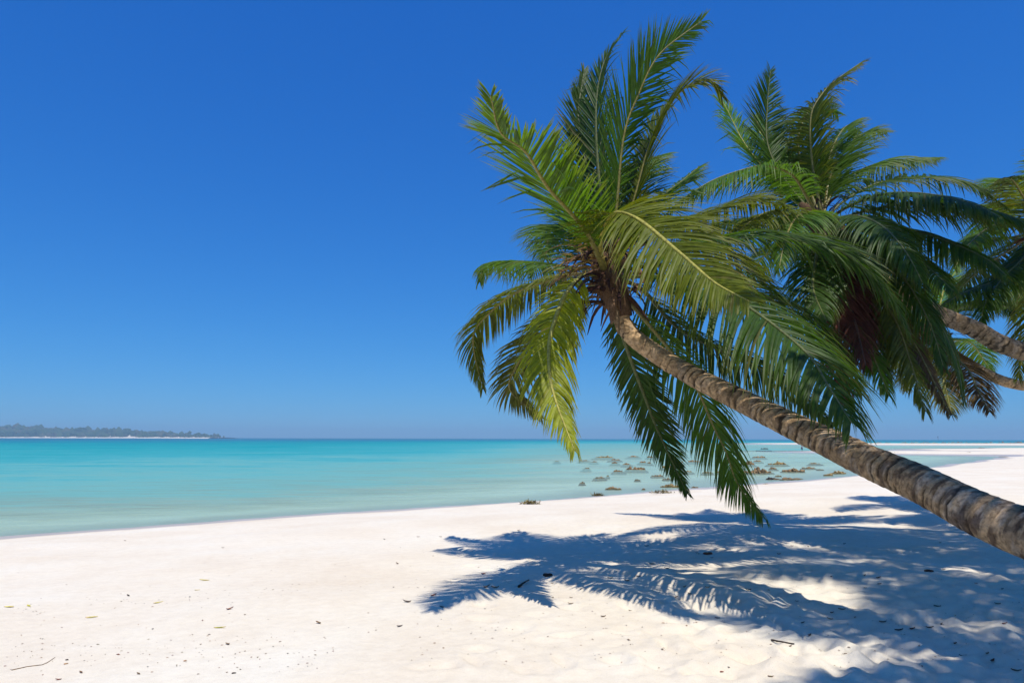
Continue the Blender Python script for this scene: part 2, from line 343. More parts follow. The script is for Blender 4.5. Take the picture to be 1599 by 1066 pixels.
PIG = {'green': (0.078, 0.172, 0.010), 'dark': (0.046, 0.106, 0.009), 'bright': (0.088, 0.205, 0.010), 'yellow': (0.145, 0.18, 0.007),
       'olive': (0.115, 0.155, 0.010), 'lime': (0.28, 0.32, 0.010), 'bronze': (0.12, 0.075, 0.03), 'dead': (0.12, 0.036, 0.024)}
def make_frond(path3d, base, parent, colour='green', droop=0.5, roll=0.0, lmax=0.86, n_leaf=150, ang0=64, vlift=15, dry=0.0, seed=0, name='frond', S_hint=None, bare=0.15, asym=(1, 1), wide=1.0):
    rs = random.Random(seed * 7 + 3); n = 44
    pts, L = catmull(path3d, n)
    T = [(pts[min(n - 1, i + 1)] - pts[max(0, i - 1)]).normalized() for i in range(n)]
    hd = pts[-1] - pts[0]; hd.z = 0
    if hd.length < 0.25: hd = pts[n // 2] - pts[0]; hd.z = 0
    S0 = S_hint or Vector((hd.y, -hd.x, 0)).normalized()
    S, U = [], []
    for i in range(n):
        s = S0 - T[i] * S0.dot(T[i]); s.normalize(); u = s.cross(T[i])
        a = roll * (0.3 + 0.7 * i / n); s2 = s * math.cos(a) + u * math.sin(a); S.append(s2); U.append(s2.cross(T[i]).normalized())
    vs, fs, fm, cs = [], [], [], []
    pc = PIG[colour]
    ribc = (0.22, 0.20, 0.05) if colour != 'dead' else (0.12, 0.06, 0.04)
    if colour in ('lime', 'bright', 'yellow'): ribc = (0.36, 0.33, 0.06)
    if colour in ('dark',): ribc = (0.11, 0.13, 0.035)
    rad = [0.034 * (1 - i / n) ** 0.9 + 0.004 + (0.035 * max(0, 1 - i / (n * .1)) ** 2) for i in range(n)]
    v, f = tube(pts, rad, 6, U[0], 0.65); vs += v; fs += f; fm += [1] * len(f)
    for i in range(n):
        k = max(0, 1 - i / (n * .16)); c = tuple(ribc[q] * (1 - .35 * k) for q in range(3)); cs += [(*c, 1)] * 6
    K = 5; Z = Vector((0, 0, -1))
    gust = rs.uniform(-.12, .12)
    for side in (-1, 1):
        tj = rs.uniform(0, .01)
        for q in range(n_leaf):
            t = bare + (1 - bare) * (q + rs.uniform(-.25, .25)) / (n_leaf - 1) + tj; t = min(max(t, bare), 0.995)
            fi = t * (n - 1); i = min(n - 2, int(fi)); u = fi - i
            p = pts[i].lerp(pts[i + 1], u); Ti, Si, Ui = T[i].lerp(T[i + 1], u).normalized(), S[i].lerp(S[i + 1], u).normalized(), U[i].lerp(U[i + 1], u).normalized()
            x = (t - bare) / (1 - bare)
            prof = (0.50 + 0.55 * math.sin(math.pi * min(1, x * 0.95 + .10))) * (1 - 0.50 * x ** 3)
            ll = lmax * prof * rs.uniform(.88, 1.08)
            if rs.random() < .03: ll *= rs.uniform(.35, .8)
            ang = R((ang0 - 0.55 * ang0 * x) * asym[(side + 1) // 2] + rs.uniform(-6, 6)); vl = R(vlift * (1 - .6 * x) + rs.uniform(-7, 7))
            d = Ti * math.cos(ang) + (Si * side * math.cos(vl) + Ui * math.sin(vl)) * math.sin(ang)
            wdt = 0.0165 * (0.75 + 0.35 * math.sin(math.pi * min(1, x + .12))) * rs.uniform(.8, 1.1) * wide
            if rs.random() < .06: continue
            kink = rs.uniform(.5, 1.3) if rs.random() < .17 else 0; kk = rs.randint(2, 4)
            dr = droop * rs.uniform(.75, 1.3) + (rs.uniform(.5, 1.2) if rs.random() < .06 else 0)
            age = max(0.0, min(1.0, dry * (0.3 + 0.9 * x) + rs.uniform(-.06, .06) + (0.5 if rs.random() < .015 else 0)))
            bri = rs.uniform(.80, 1.18)
            tw = rs.uniform(-.35, .35); b0 = len(vs); cur = p.copy(); dirv = d.copy()
            for k in range(K + 1):
                f_ = k / K
                wv = (Ti - dirv * Ti.dot(dirv))
                if wv.length < 1e-3: wv = Ui.copy()
                wv.normalize(); nv = dirv.cross(wv); wv2 = wv * math.cos(tw * (1 + f_)) + nv * math.sin(tw * (1 + f_)); nv = dirv.cross(wv2)
                ww = wdt * (0.55 + 1.6 * f_ - 2.15 * f_ * f_ if f_ < .4 else (0.846 * (1 - ((f_ - .4) / .6) ** 1.6)) + .02)
                fold = nv * (ww * .35)
                vs.append(cur - wv2 * ww - fold); vs.append(cur); vs.append(cur + wv2 * ww - fold)
                tipb = max(0, f_ - .65) / .35 * (.4 + .6 * age) * .8
                br = min(1, age * .8 + tipb)
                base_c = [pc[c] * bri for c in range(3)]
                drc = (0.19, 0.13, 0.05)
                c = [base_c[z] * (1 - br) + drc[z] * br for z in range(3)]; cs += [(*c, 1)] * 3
                dirv = (dirv + Z * (dr * 0.32 * (0.4 + f_)) + Vector((gust, 0, 0)) * .15 + Z * (kink if k == kk else 0)).normalized(); cur = cur + dirv * (ll / K)
            for k in range(K):
                a = b0 + k * 3; fs.append((a, a + 1, a + 4, a + 3)); fs.append((a + 1, a + 2, a + 5, a + 4)); fm += [0, 0]
    vs = [v - base for v in vs]
    o = link(name, vs, fs, [M_DRY if colour == 'dead' else M_LEAF, M_RIB], parent, True, fm, cs)
    return o, L

def solve_depth(px, hub_d, L, sign):
    """give a frond traced in the picture its depth so that it has a real frond's length"""
    def build(dd):
        s = [0]
        for i in range(1, len(px)): s.append(s[-1] + math.hypot(px[i][0] - px[i - 1][0], px[i][1] - px[i - 1][1]))
        return [at(p[0], p[1], hub_d + dd * (q / s[-1]) ** 1.0) for p, q in zip(px, s)]
    lo, hi = 0, 3.4
    ln = lambda P: sum((P[i + 1] - P[i]).length for i in range(len(P) - 1))
    if ln(build(0.0)) >= L: return build(0.15 * sign)
    for _ in range(30):
        mid = (lo + hi) / 2
        if ln(build(sign * mid)) < L: lo = mid
        else: hi = mid
    return build(sign * lo)

def make_trunk(path, r0, r1, base, parent, rings=70, seed=1, dark=0.5, taper=0.85):
    """path from the ground up; leaf-scar rings are real steps in the surface"""
    rs = random.Random(seed); n = rings * 10 + 1; pts, L = catmull(path, n); sides = 32
    vs, fs, cs = [], [], []; up = Vector((0.3, -1, 0.2)).normalized()
    rw = [rs.uniform(.7, 1.35) for _ in range(rings + 1)]; cum = np.concatenate([[0], np.cumsum(rw[:rings])]); cum = cum / cum[-1]
    tilt = [rs.uniform(-.02, .02) for _ in range(rings + 1)]; tph = [rs.uniform(0, 6.28) for _ in range(rings + 1)]
    rbr = [rs.uniform(.62, 1.2) for _ in range(rings + 1)]; amp = [rs.uniform(.4, 1.4) for _ in range(rings + 1)]
    for i in range(n):
        f0 = i / (n - 1); T = (pts[min(n - 1, i + 1)] - pts[max(0, i - 1)]).normalized(); Sx = T.cross(up).normalized(); Ux = Sx.cross(T)
        flare = 1 + 0.45 * max(0, 1 - f0 / 0.10) ** 2
        rr = (r0 + (r1 - r0) * f0 ** taper) * flare
        for k in range(sides):
            a = 2 * math.pi * k / sides; sp = Vector((math.cos(a), math.sin(a), f0 * L * 1.1))
            fw = f0 + 0.004 * mnoise.noise(sp * 1.7 + Vector((seed, 0, 0)))
            ri = int(np.searchsorted(cum, min(.9999, max(0, fw)), 'right') - 1); ri = min(rings - 1, max(0, ri))
            fr = (fw + tilt[ri] * .25 * math.cos(a + tph[ri]) - cum[ri]) / (cum[ri + 1] - cum[ri]); fr = min(1, max(0, fr))
            am = amp[ri] * min(1.4, max(.4, .95 + .9 * mnoise.noise(Vector((sp.x * 1.3, sp.y * 1.3, ri * 1.37 + seed)))))
            step = am * (0.045 * (1 - fr) ** 2 - 0.085 * math.exp(-(fr / .11) ** 2))
            lump = 0.06 * mnoise.fractal(sp * 1.3 + Vector((0, seed * 2.0, 0)), 1, 2, 3)
            r = rr * (1 + step + lump); vs.append(pts[i] + (Sx * math.cos(a) + Ux * math.sin(a)) * r - base)
            groove = math.exp(-(fr / .13) ** 2) * am
            sq = Vector((sp.x * .55, sp.y * .55, sp.z * 5)); m1 = mnoise.fractal(sq * 1.6 + Vector((seed * 3.0, 1, 2)), .8, 2, 5); m2 = mnoise.fractal(sq * 1.9 + Vector((9, seed, 4)), .8, 2, 5)
            low = min(1, max(0, 1.2 - f0 / .78))
            c = np.array([0.52, 0.35, 0.185]) * rbr[ri] * (1 - low * .12) + np.array([0.0, 0.005, 0.012]) * low
            if m1 > .08: k1 = min(1, (m1 - .08) * 5) * (.2 + .4 * low); c = c * (1 - k1) + np.array([0.45, 0.385, 0.31]) * k1      # grey lichen
            if m2 > .10: k2 = min(1, (m2 - .10) * 6) * min(.88, dark * 1.7 * low + .15); c = c * (1 - k2) + np.array([0.045, 0.022, 0.018]) * k2   # dark rot
            c = c * (1 - .84 * min(1, groove)); cs.append((*c, 1))
    for i in range(n - 1):
        for k in range(sides): a = i * sides + k; b = i * sides + (k + 1) % sides; fs.append((a, b, b + sides, a + sides))
    fs.append(tuple((n - 1) * sides + k for k in range(sides)))
    return link('trunk', vs, fs, M_BARK, parent, True, None, cs)

def make_crown(hub, axis, base, parent, r=0.13, seed=1, strips=46):
    """brown fibrous heart where the fronds are rooted, with ragged hanging sheath strips"""
    rs = random.Random(seed); vs, fs, cs = [], [], []
    ax = axis.normalized(); path = [hub + ax * t for t in (-.55, -.42, -.25, -.05, .15, .35, .55)]; rad = [r * k for k in (.75, 1.05, 1.3, 1.35, 1.1, .7, .2)]
    v, f = tube(path, rad, 14); v = [q + (q - hub).normalized() * .03 * mnoise.noise(q * 9) for q in v]
    vs += v; fs += f; cs += [(0.11, 0.065, 0.035, 1)] * len(v)
    sx = ax.cross(Vector((0, 0, 1))).normalized(); sy = sx.cross(ax)
    for i in range(strips):
        a = rs.uniform(0, 6.28); o = sx * math.cos(a) + sy * math.sin(a); p = hub + ax * rs.uniform(-.4, .35) + o * r * 1.05
        L = rs.uniform(.2, .8); d = (o * rs.uniform(.6, 1.2) + ax * rs.uniform(-.1, .8)).normalized(); w = rs.uniform(.010, .034)
        b = len(vs); K = 5; c = rs.choice([(0.13, 0.075, 0.04), (0.075, 0.035, 0.022), (0.2, 0.13, 0.07), (0.045, 0.02, 0.016)])
        for k in range(K + 1):
            t = k / K; wv = d.cross(o); wv = wv.normalized() if wv.length > 1e-3 else sx; ww = w * (1 - .85 * t ** 2)
            vs += [p - wv * ww, p + o * ww * .5, p + wv * ww]; cs += [(*c, 1)] * 3
            p = p + d * (L / K); d = (d + Vector((0, 0, -.38)) + Vector((rs.uniform(-.12, .12), rs.uniform(-.12, .12), 0))).normalized()
        for k in range(K): q = b + k * 3; fs += [(q, q + 1, q + 4, q + 3), (q + 1, q + 2, q + 5, q + 4)]
    return link('crown', [v - base for v in vs], fs, M_FIBRE, parent, True, None, cs)

def add_spathe(p, d, L, base, parent, c, name='spathe'):
    pts, _ = catmull([p, p + d * L * .5 + Vector((0, 0, -.02)), p + d * L + Vector((0, 0, -.12))], 10)
    rad = [.012 + .045 * math.sin(math.pi * min(1, (i / 9) ** .8)) for i in range(10)]
    v, f = tube(pts, rad, 8, flat=.5); return link(name, [q - base for q in v], f, M_FIBRE, parent, True, None, [(*c, 1)] * len(v))
def add_flower_stalk(p, d, L, base, parent, seed):
    rs = random.Random(seed); pts, _ = catmull([p, p + d * L * .5 + Vector((0, 0, .05)), p + d * L + Vector((0, 0, -.1))], 8)
    vs, fs = tube(pts, [.014 - .001 * i for i in range(8)], 6); cs = [(0.30, 0.2, 0.06, 1)] * len(vs)
    for k in range(22):
        q = pts[rs.randint(3, 7)]; e = (d + Vector((rs.uniform(-.8, .8), rs.uniform(-.8, .8), rs.uniform(-.9, .3)))).normalized(); l = rs.uniform(.12, .3)
        v, f = tube([q, q + e * l * .5, q + e * l + Vector((0, 0, -.05))], [.006, .006, .003], 4); b = len(vs); vs += v; fs += [tuple(b + z for z in t) for t in f]
        c = rs.choice([(0.3, 0.2, 0.05, 1), (0.26, 0.13, 0.06, 1), (0.36, 0.28, 0.08, 1)]); cs += [c] * len(v)
    return link('flower_stalk', [q - base for q in vs], fs, M_FIBRE, parent, True, None, cs)
def add_nut(p, r, base, parent, c):
    v, f = blob((0, 0, 0), r, r, r * 1.25, random.random() * 9, 2, .08, 1.0); return link('coconut', [q + p - base for q in v], f, M_FIBRE, parent, True, None, [(*c, 1)] * len(v))

def arch_path(hub, az, e0, e1, L, n=9, bend=1.3):
    p = hub.copy(); out = [p.copy()]
    for k in range(n):
        t = (k + .5) / n; e = R(e0 + (e1 - e0) * t ** bend); p = p + Vector((math.sin(R(az)) * math.cos(e), math.cos(R(az)) * math.cos(e), math.sin(e))) * (L / n); out.append(p.copy())
    return out

lengths = []
def build_palm(label, group, trunk_path, r0, r1, rings, hub_px, hub_d, fronds, generic=(), seed=1, hub=None, axis=None, strips=46):
    g = trunk_path[0]; base = Vector((g.x, g.y, g.z))
    root = empty('palm_tree', base); tag(root, label, 'palm tree', group)
    make_trunk(trunk_path, r0, r1, base, root, rings, seed, taper=0.55 if seed == 1 else 0.85)
    hub = hub or at(*hub_px, hub_d); axis = axis or (hub - trunk_path[-2])
    crown = make_crown(hub, axis, base, root, r1 * 1.4, seed, strips)
    for i, fr in enumerate(fronds):
        px, sign, L, kw = fr
        P = solve_depth([hub_px] + px, hub_d, L, sign)
        o, ln = make_frond(P, base, crown, seed=seed * 100 + i, **kw); lengths.append((label[:12], i, round(ln, 2)))
    for i, (az, e0, e1, L, kw) in enumerate(generic):
        make_frond(arch_path(hub, az, e0, e1, L), base, crown, seed=seed * 100 + 50 + i, **kw)
    return root, crown, base, hub

K = lambda c='green', d=.5, roll=0.0, v=15, dry=0.0, **k: dict(colour=c, droop=d, roll=roll, vlift=v, dry=dry, **k)
# --- the big leaning palm in front
hub1 = (948, 432); D1 = 8.3
tp = [(985, 522, 8.05), (1030, 556, 7.85), (1080, 586, 7.6), (1200, 646, 6.95), (1330, 708, 6.05), (1450, 762, 5.3), (1599, 831, 4.5)]
up = [at(*p) for p in tp]
gz = ground_z(4.45, 1.5)
path1 = [Vector((4.45, 1.5, gz - .15)), Vector((4.2, 2.1, .85)), Vector((3.85, 3.0, 1.18))] + up[::-1] + [at(962, 480, 8.2)]
F1 = [
 ([(915, 362), (857, 295), (821, 238), (782, 208), (766, 150)], -1, 3.5, K('green', .10, .25, 25, .14, ang0=54, lmax=.8)),
 ([(943, 330), (934, 262), (931, 164), (943, 98), (969, 56)], 1, 3.7, K('dark', .08, .6, 15, ang0=38, lmax=.72, wide=.85)),
 ([(962, 330), (974, 213), (997, 148), (1030, 85), (1094, 34)], 1, 3.7, K('green', .05, 1.3, 10, ang0=52, asym=(1.1, .65), lmax=.9, wide=.85)),
 ([(985, 330), (1010, 240), (1031, 187), (1067, 140), (1108, 126), (1127, 150)], 1, 3.7, K('olive', .35, .2, 18, .1, ang0=48)),
 ([(930, 330), (912, 240), (903, 180), (912, 112)], 1, 3.4, K('dark', .15, -.2, 15, ang0=40, lmax=.7)),
 ([(975, 370), (1030, 310), (1062, 285), (1092, 260)], 1, 3.4, K('green', .3, .2, 15)),
 ([(937, 390), (945, 350), (962, 332), (998, 343), (1061, 394), (1115, 440), (1170, 470)], -1, 3.6, K('yellow', .45, -.75, 10, .05, lmax=.85, n_leaf=185)),
 ([(985, 380), (1050, 345), (1095, 362), (1128, 390), (1182, 428), (1222, 470)], 1, 3.6, K('olive', .25, -.5, 10)),
 ([(1000, 385), (1078, 346), (1130, 325), (1178, 313), (1225, 322)], 1, 3.6, K('olive', .55, .2, 10)),
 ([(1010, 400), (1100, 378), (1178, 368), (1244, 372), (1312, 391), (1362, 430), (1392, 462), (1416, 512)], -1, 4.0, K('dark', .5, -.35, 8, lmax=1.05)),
 ([(1000, 432), (1060, 432), (1109, 446), (1171, 481), (1223, 519), (1265, 557), (1295, 605), (1330, 660)], -1, 4.0, K('dark', .75, -.25, 5, lmax=1.1, n_leaf=185)),  # dark pigment stands in for shade from the crown above
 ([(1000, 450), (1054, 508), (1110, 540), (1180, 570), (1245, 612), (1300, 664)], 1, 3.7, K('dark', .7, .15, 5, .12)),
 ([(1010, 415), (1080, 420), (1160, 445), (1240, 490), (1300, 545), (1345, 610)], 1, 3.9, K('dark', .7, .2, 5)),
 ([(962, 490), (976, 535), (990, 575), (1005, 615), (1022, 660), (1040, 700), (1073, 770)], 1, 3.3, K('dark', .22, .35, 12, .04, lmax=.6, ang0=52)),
 ([(990, 480), (1045, 545), (1085, 600), (1114, 665), (1134, 706), (1152, 755), (1190, 806)], 1, 3.7, K('green', .9, .3, 5, .06)),
 ([(912, 430), (885, 456), (865, 504), (857, 546), (863, 609), (897, 703)], -1, 3.2, K('lime', 1.0, .35, 5, .03, lmax=.6)),  # lime leaflets and pale midrib stand in for sunlight on this shaded frond
 ([(905, 460), (867, 500), (831, 533), (806, 573), (797, 610), (846, 652)], 1, 3.2, K('olive', .6, -.2, 5, .45, lmax=.6)),
 ([(897, 418), (831, 409), (785, 408), (757, 415), (749, 440)], 1, 3.2, K('green', 1.1, 0, 5, .08, lmax=.68)),
 ([(897, 428), (850, 440), (798, 461), (759, 494), (740, 520), (741, 555), (754, 607)], 1, 3.3, K('olive', .85, 0, 5, .10, lmax=.62)),
 ([(915, 400), (885, 365), (866, 352), (856, 372), (852, 405)], 1, 3.2, K('green', .6, .2, 10, .1)),
 ([(930, 370), (905, 320), (893, 290), (880, 300)], 1, 3.3, K('bright', .35, .2, 15)),
 ([(955, 380), (975, 300), (1005, 255), (1040, 240)], 1, 3.4, K('green', .35, 0, 15)),
]
root1, crown1, base1, h1 = build_palm('big leaning coconut palm with scarred trunk sweeping low over the shaded sand', 'coconut palms', path1, .27, .098, 104, hub1, D1, F1, seed=1, strips=130)
for k, (d, L, c) in enumerate([((-.8, -.3, -.1), .55, (0.07, 0.03, 0.025)), ((.1, -.3, -.9), .5, (0.24, 0.17, 0.10)), ((-.15, -.5, -.9), .42, (0.2, 0.12, 0.07)), ((.7, -.2, -.6), .5, (0.06, 0.03, 0.02)), ((-.5, .1, .2), .45, (0.14, 0.08, 0.04))]):
    add_spathe(h1 + Vector((.03 * k, -.1, -.15)), Vector(d).normalized(), L, base1, crown1, c)
for k, d in enumerate([(-.75, -.2, .35), (-.8, -.3, .05), (-.5, -.4, .7), (.2, -.6, .4)]):
    add_flower_stalk(h1 + Vector((-.05, -.08, .02)), Vector(d).normalized(), .5, base1, crown1, k)
for k, (dx, dy, dz) in enumerate([(.32, -.3, -.02), (.42, -.28, -.04), (.38, -.36, -.1)]):
    add_nut(h1 + Vector((dx, dy, dz)), .05, base1, crown1, (0.30, 0.17, 0.10))

# --- second palm, behind
hub2 = (1285, 352); D2 = 11.8
path2 = [Vector((13.5, 9.6, ground_z(13.5, 9.6) - .15)), Vector((12.4, 9.8, 1.7)), Vector((10.2, 10.2, 2.9)), at(1599, 549, 10.7), at(1520, 513, 11.0), at(1440, 478, 11.3), at(1360, 425, 11.6), at(1310, 380, 11.75)]
F2 = [
 ([(1215, 290), (1164, 226), (1147, 195), (1130, 162), (1118, 152)], 1, 3.6, K('bright', .2, .3, 15)),
 ([(1225, 280), (1199, 226), (1198, 170), (1203, 110)], 1, 3.6, K('dark', .15, 0, 15)),
 ([(1240, 290), (1215, 250), (1190, 215), (1180, 180)], 1, 3.3, K('bright', .15, .1, 15, ang0=48)),
 ([(1262, 290), (1246, 226), (1258, 181), (1278, 165), (1308, 178)], 1, 3.6, K('green', .5, .2, 12)),
 ([(1268, 250), (1266, 185), (1278, 155), (1302, 128), (1344, 98)], 1, 3.6, K('olive', .5, 0, 5, .15)),
 ([(1285, 290), (1302, 226), (1325, 195), (1340, 212)], 1, 3.5, K('green', .5, .3, 12)),
 ([(1295, 280), (1320, 235), (1345, 210), (1384, 205)], 1, 3.4, K('green', .5, 0, 8, .15)),
 ([(1262, 312), (1240, 276), (1212, 262), (1182, 260), (1119, 279), (1071, 307), (1048, 326)], -1, 3.8, K('green', 1.0, .1, 5)),
 ([(1258, 300), (1248, 262), (1265, 238), (1305, 222)], 1, 3.5, K('dark', .5, .3, 10)),
 ([(1290, 320), (1316, 282), (1362, 258), (1410, 250), (1466, 246)], 1, 3.7, K('green', .8, 0, 5, .15)),
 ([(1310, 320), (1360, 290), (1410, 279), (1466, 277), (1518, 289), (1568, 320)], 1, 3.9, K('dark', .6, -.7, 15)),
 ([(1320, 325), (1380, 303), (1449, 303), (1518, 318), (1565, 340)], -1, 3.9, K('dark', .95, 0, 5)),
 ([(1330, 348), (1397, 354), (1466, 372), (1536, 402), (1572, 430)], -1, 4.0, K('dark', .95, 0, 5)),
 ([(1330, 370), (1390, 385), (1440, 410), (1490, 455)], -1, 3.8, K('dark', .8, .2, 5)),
 ([(1255, 345), (1210, 330), (1180, 340), (1150, 365)], -1, 3.6, K('olive', .7, 0, 5)),
 ([(1258, 370), (1215, 385), (1185, 410), (1170, 450)], 1, 3.6, K('green', .8, 0, 5)),
 ([(1290, 400), (1310, 450), (1345, 520), (1365, 560), (1388, 618)], -1, 3.8, K('green', .75, .3, 5, .1)),
 ([(1310, 390), (1350, 430), (1395, 495), (1420, 560), (1445, 642)], -1, 4.0, K('olive', .7, .2, 5, .15)),
 ([(1310, 400), (1335, 450), (1360, 520), (1388, 600)], -1, 3.4, K('dead', 1.2, .2, 0, .1, lmax=.8)),
 ([(1300, 400), (1320, 450), (1340, 520), (1352, 570)], -1, 3.4, K('dead', 1.2, 0, 0, .1, lmax=.8)),
 ([(1330, 395), (1380, 450), (1430, 540), (1482, 644)], -1, 4.0, K('bronze', .8, 0, 0, .1, lmax=.6)),
 ([(1300, 385), (1360, 440), (1385, 500), (1395, 560)], 1, 3.6, K('dark', .9, 0, 5)),
 ([(1275, 400), (1270, 450), (1290, 500)], -1, 3.4, K('dark', .9, 0, 5)),
]
root2, crown2, base2, h2 = build_palm('coconut palm behind the big leaning one, with a dark red dead frond hanging', 'coconut palms', path2, .19, .125, 90, hub2, D2, F2, [(az, e, e - 55, 3.7, K(c, .9, 0, 5)) for az, e, c in ((150, 5, 'dark'), (185, -5, 'dark'), (215, 0, 'green'), (170, -25, 'dark'), (60, 10, 'green'), (20, 20, 'green'), (320, 25, 'green'), (135, -35, 'dark'), (200, -40, 'dead'))], seed=2)

# --- third, thin palm farther back
hub3 = (1458, 522); D3 = 16.5
path3 = [Vector((17.5, 14.5, ground_z(17.5, 14.5) - .15)), Vector((16.2, 14.8, 1.9)), Vector((14, 15.1, 3.0)), at(1599, 602, 15.6), at(1540, 583, 15.9), at(1500, 560, 16.2), at(1476, 540, 16.4)]
F3 = [
 ([(1462, 560), (1475, 600), (1486, 646)], -1, 3.2, K('olive', .7, .2, 5, .3)),
 ([(1475, 545), (1510, 575), (1525, 605), (1545, 643)], -1, 3.4, K('bronze', .7, .2, 5, .3)),
 ([(1480, 530), (1515, 535), (1535, 560), (1548, 580)], 1, 3.3, K('green', .6, .2, 5)),
 ([(1450, 500), (1430, 480), (1400, 480), (1380, 500)], -1, 3.3, K('yellow', .6, 0, 5)),
 ([(1465, 490), (1475, 450), (1495, 420)], 1, 3.3, K('bright', .4, 0, 10)),
 ([(1475, 500), (1510, 475), (1550, 470), (1585, 490)], -1, 3.3, K('dark', .7, 0, 5)),
 ([(1445, 535), (1425, 570), (1415, 610)], 1, 3.2, K('olive', .6, 0, 5, .2)),
 ([(1450, 510), (1420, 510), (1400, 540), (1395, 575)], 1, 3.3, K('yellow', .7, .3, 5, .15)),
]
build_palm('slim coconut palm whose thin curved trunk leans below the thicker one', 'coconut palms', path3, .15, .11, 70, hub3, D3, F3, seed=3)

# --- fourth palm at the right edge
hub4 = (1625, 350); D4 = 13.5
h4 = at(*hub4, D4)
path4 = [Vector((15.2, 12.4, ground_z(15.2, 12.4) - .15)), Vector((14.6, 12.5, 2.0)), Vector((13.0, 12.9, 4.0)), h4 + Vector((.5, -.05, -.9)), h4 + Vector((.15, 0, -.35))]
F4 = [
 ([(1590, 320), (1562, 320), (1540, 345), (1528, 385)], 1, 3.4, K('bright', .6, 0, 8)),
 ([(1585, 345), (1545, 355), (1510, 385), (1490, 420)], -1, 3.6, K('green', .8, 0, 5)),
 ([(1585, 385), (1545, 410), (1510, 440), (1480, 470)], 1, 3.6, K('dark', .8, 0, 5)),
 ([(1600, 400), (1570, 430), (1540, 470), (1530, 510)], -1, 3.6, K('dark', .9, 0, 5)),
 ([(1610, 410), (1595, 450), (1580, 500)], 1, 3.4, K('green', .9, 0, 5)),
 ([(1600, 310), (1580, 280), (1566, 278)], -1, 3.4, K('olive', .5, 0, 10)),
 ([(1592, 370), (1550, 372), (1500, 385), (1460, 400)], 1, 3.7, K('dark', .8, 0, 5)),
 ([(1600, 395), (1560, 435), (1510, 455), (1465, 480)], -1, 3.7, K('dark', .9, .2, 5)),
 ([(1640, 420), (1620, 480), (1597, 560), (1590, 590)], -1, 3.6, K('yellow', .7, 0, 5, .1)),
]
G4 = [(60, 40, -40, 3.6, K('green', .7)), (110, 55, -20, 3.6, K('green', .6)), (150, 25, -55, 3.6, K('olive', .8)), (20, 60, -10, 3.6, K('green', .5)), (200, 50, -35, 3.6, K('green', .6))]
build_palm('coconut palm with its fronds crowding in above the two leaning trunks', 'coconut palms', path4, .18, .12, 80, hub4, D4, F4, G4, seed=4)

# --- taller palm beside the viewer: its crown shades the foreground sand
def tall_palm(label, bx, by, hub, az0, seed):
    gz = ground_z(bx, by); b = Vector((bx, by, gz - .1)); m = b.lerp(hub, .5) + Vector((0.5, -.4, .4))
    gen = [(az0 + k * 137.5, 62 - 4.2 * k, 5 - 4.4 * k, 3.5 + .1 * (k % 3), K(['green', 'olive', 'green', 'dark'][k % 4], .5 + .03 * k)) for k in range(17)]
    build_palm(label, 'coconut palms', [b, m, hub + Vector((.1, -.1, -.6)), hub + Vector((0, 0, -.3))], .18, .12, 70, None, 0, [], gen, seed=seed, hub=hub, axis=Vector((0, 0, 1)))
tall_palm('tall coconut palm whose crown throws the shade on the nearest sand', 7.2, -0.9, Vector((5.5, 1.6, 8.5)), 20, 5)
tall_palm('coconut palm beside the foot of the leaning trunk, shading its lower half', 9.6, 2.6, Vector((6.7, 4.5, 10.2)), 75, 6)
tall_palm('tall coconut palm whose shadow lies along the far side of the leaning trunk', 12.5, 5.2, Vector((9.0, 6.6, 10.4)), 33, 7)

# ------------------------------------------------------------------ reef rocks in the shallows
def reef_rock(px, py, wpx, hpx, seed, tone, lumps=None):
    p = on_ground(px, py); p.z = 0.0
    depth = (p - cam.location).dot(CAM_ROT @ Vector((0, 0, -1))); w = 1.12 * wpx * depth / F; h = max(.52 * hpx * depth / F, .05)
    rs = random.Random(seed); vs, fs, cs = [], [], []
    n = lumps or max(3, min(9, int(wpx / 4) + 2))
    zg = ground_z(p.x, p.y)
    for k in range(n):
        u = (k + .5) / n - .5; cx = u * w * .86 + rs.uniform(-.05, .05) * w; cy = rs.uniform(-.5, .5) * w * .55; e = 1 - abs(u) * 1.15
        hh = h * e * rs.uniform(.55, 1.1); rx = w / n * rs.uniform(.75, 1.35); 
        v, f = blob((cx, cy, zg * .6), rx, rx * rs.uniform(.8, 1.4), hh - zg * .6, seed + k * 1.7, 3, .62, 2.1)
        for q in v:
            if q.z < 0: k2 = 1 + 1.6 * min(1, -q.z / .25); q.x = cx + (q.x - cx) * k2; q.y = cy + (q.y - cy) * k2
        b = len(vs); vs += v; fs += [tuple(b + q for q in t) for t in f]
        for q in v:
            m = mnoise.fractal(q * (3.0 / max(w, .2)) * 2 + Vector((seed, 0, 0)), 1, 2, 3)
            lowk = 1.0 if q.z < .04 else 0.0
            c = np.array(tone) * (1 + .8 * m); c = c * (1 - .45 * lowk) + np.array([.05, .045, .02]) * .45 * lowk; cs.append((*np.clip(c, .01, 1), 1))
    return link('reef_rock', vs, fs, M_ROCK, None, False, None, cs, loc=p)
BR, OL, DK = (0.30, 0.20, 0.10), (0.34, 0.24, 0.10), (0.08, 0.065, 0.055)
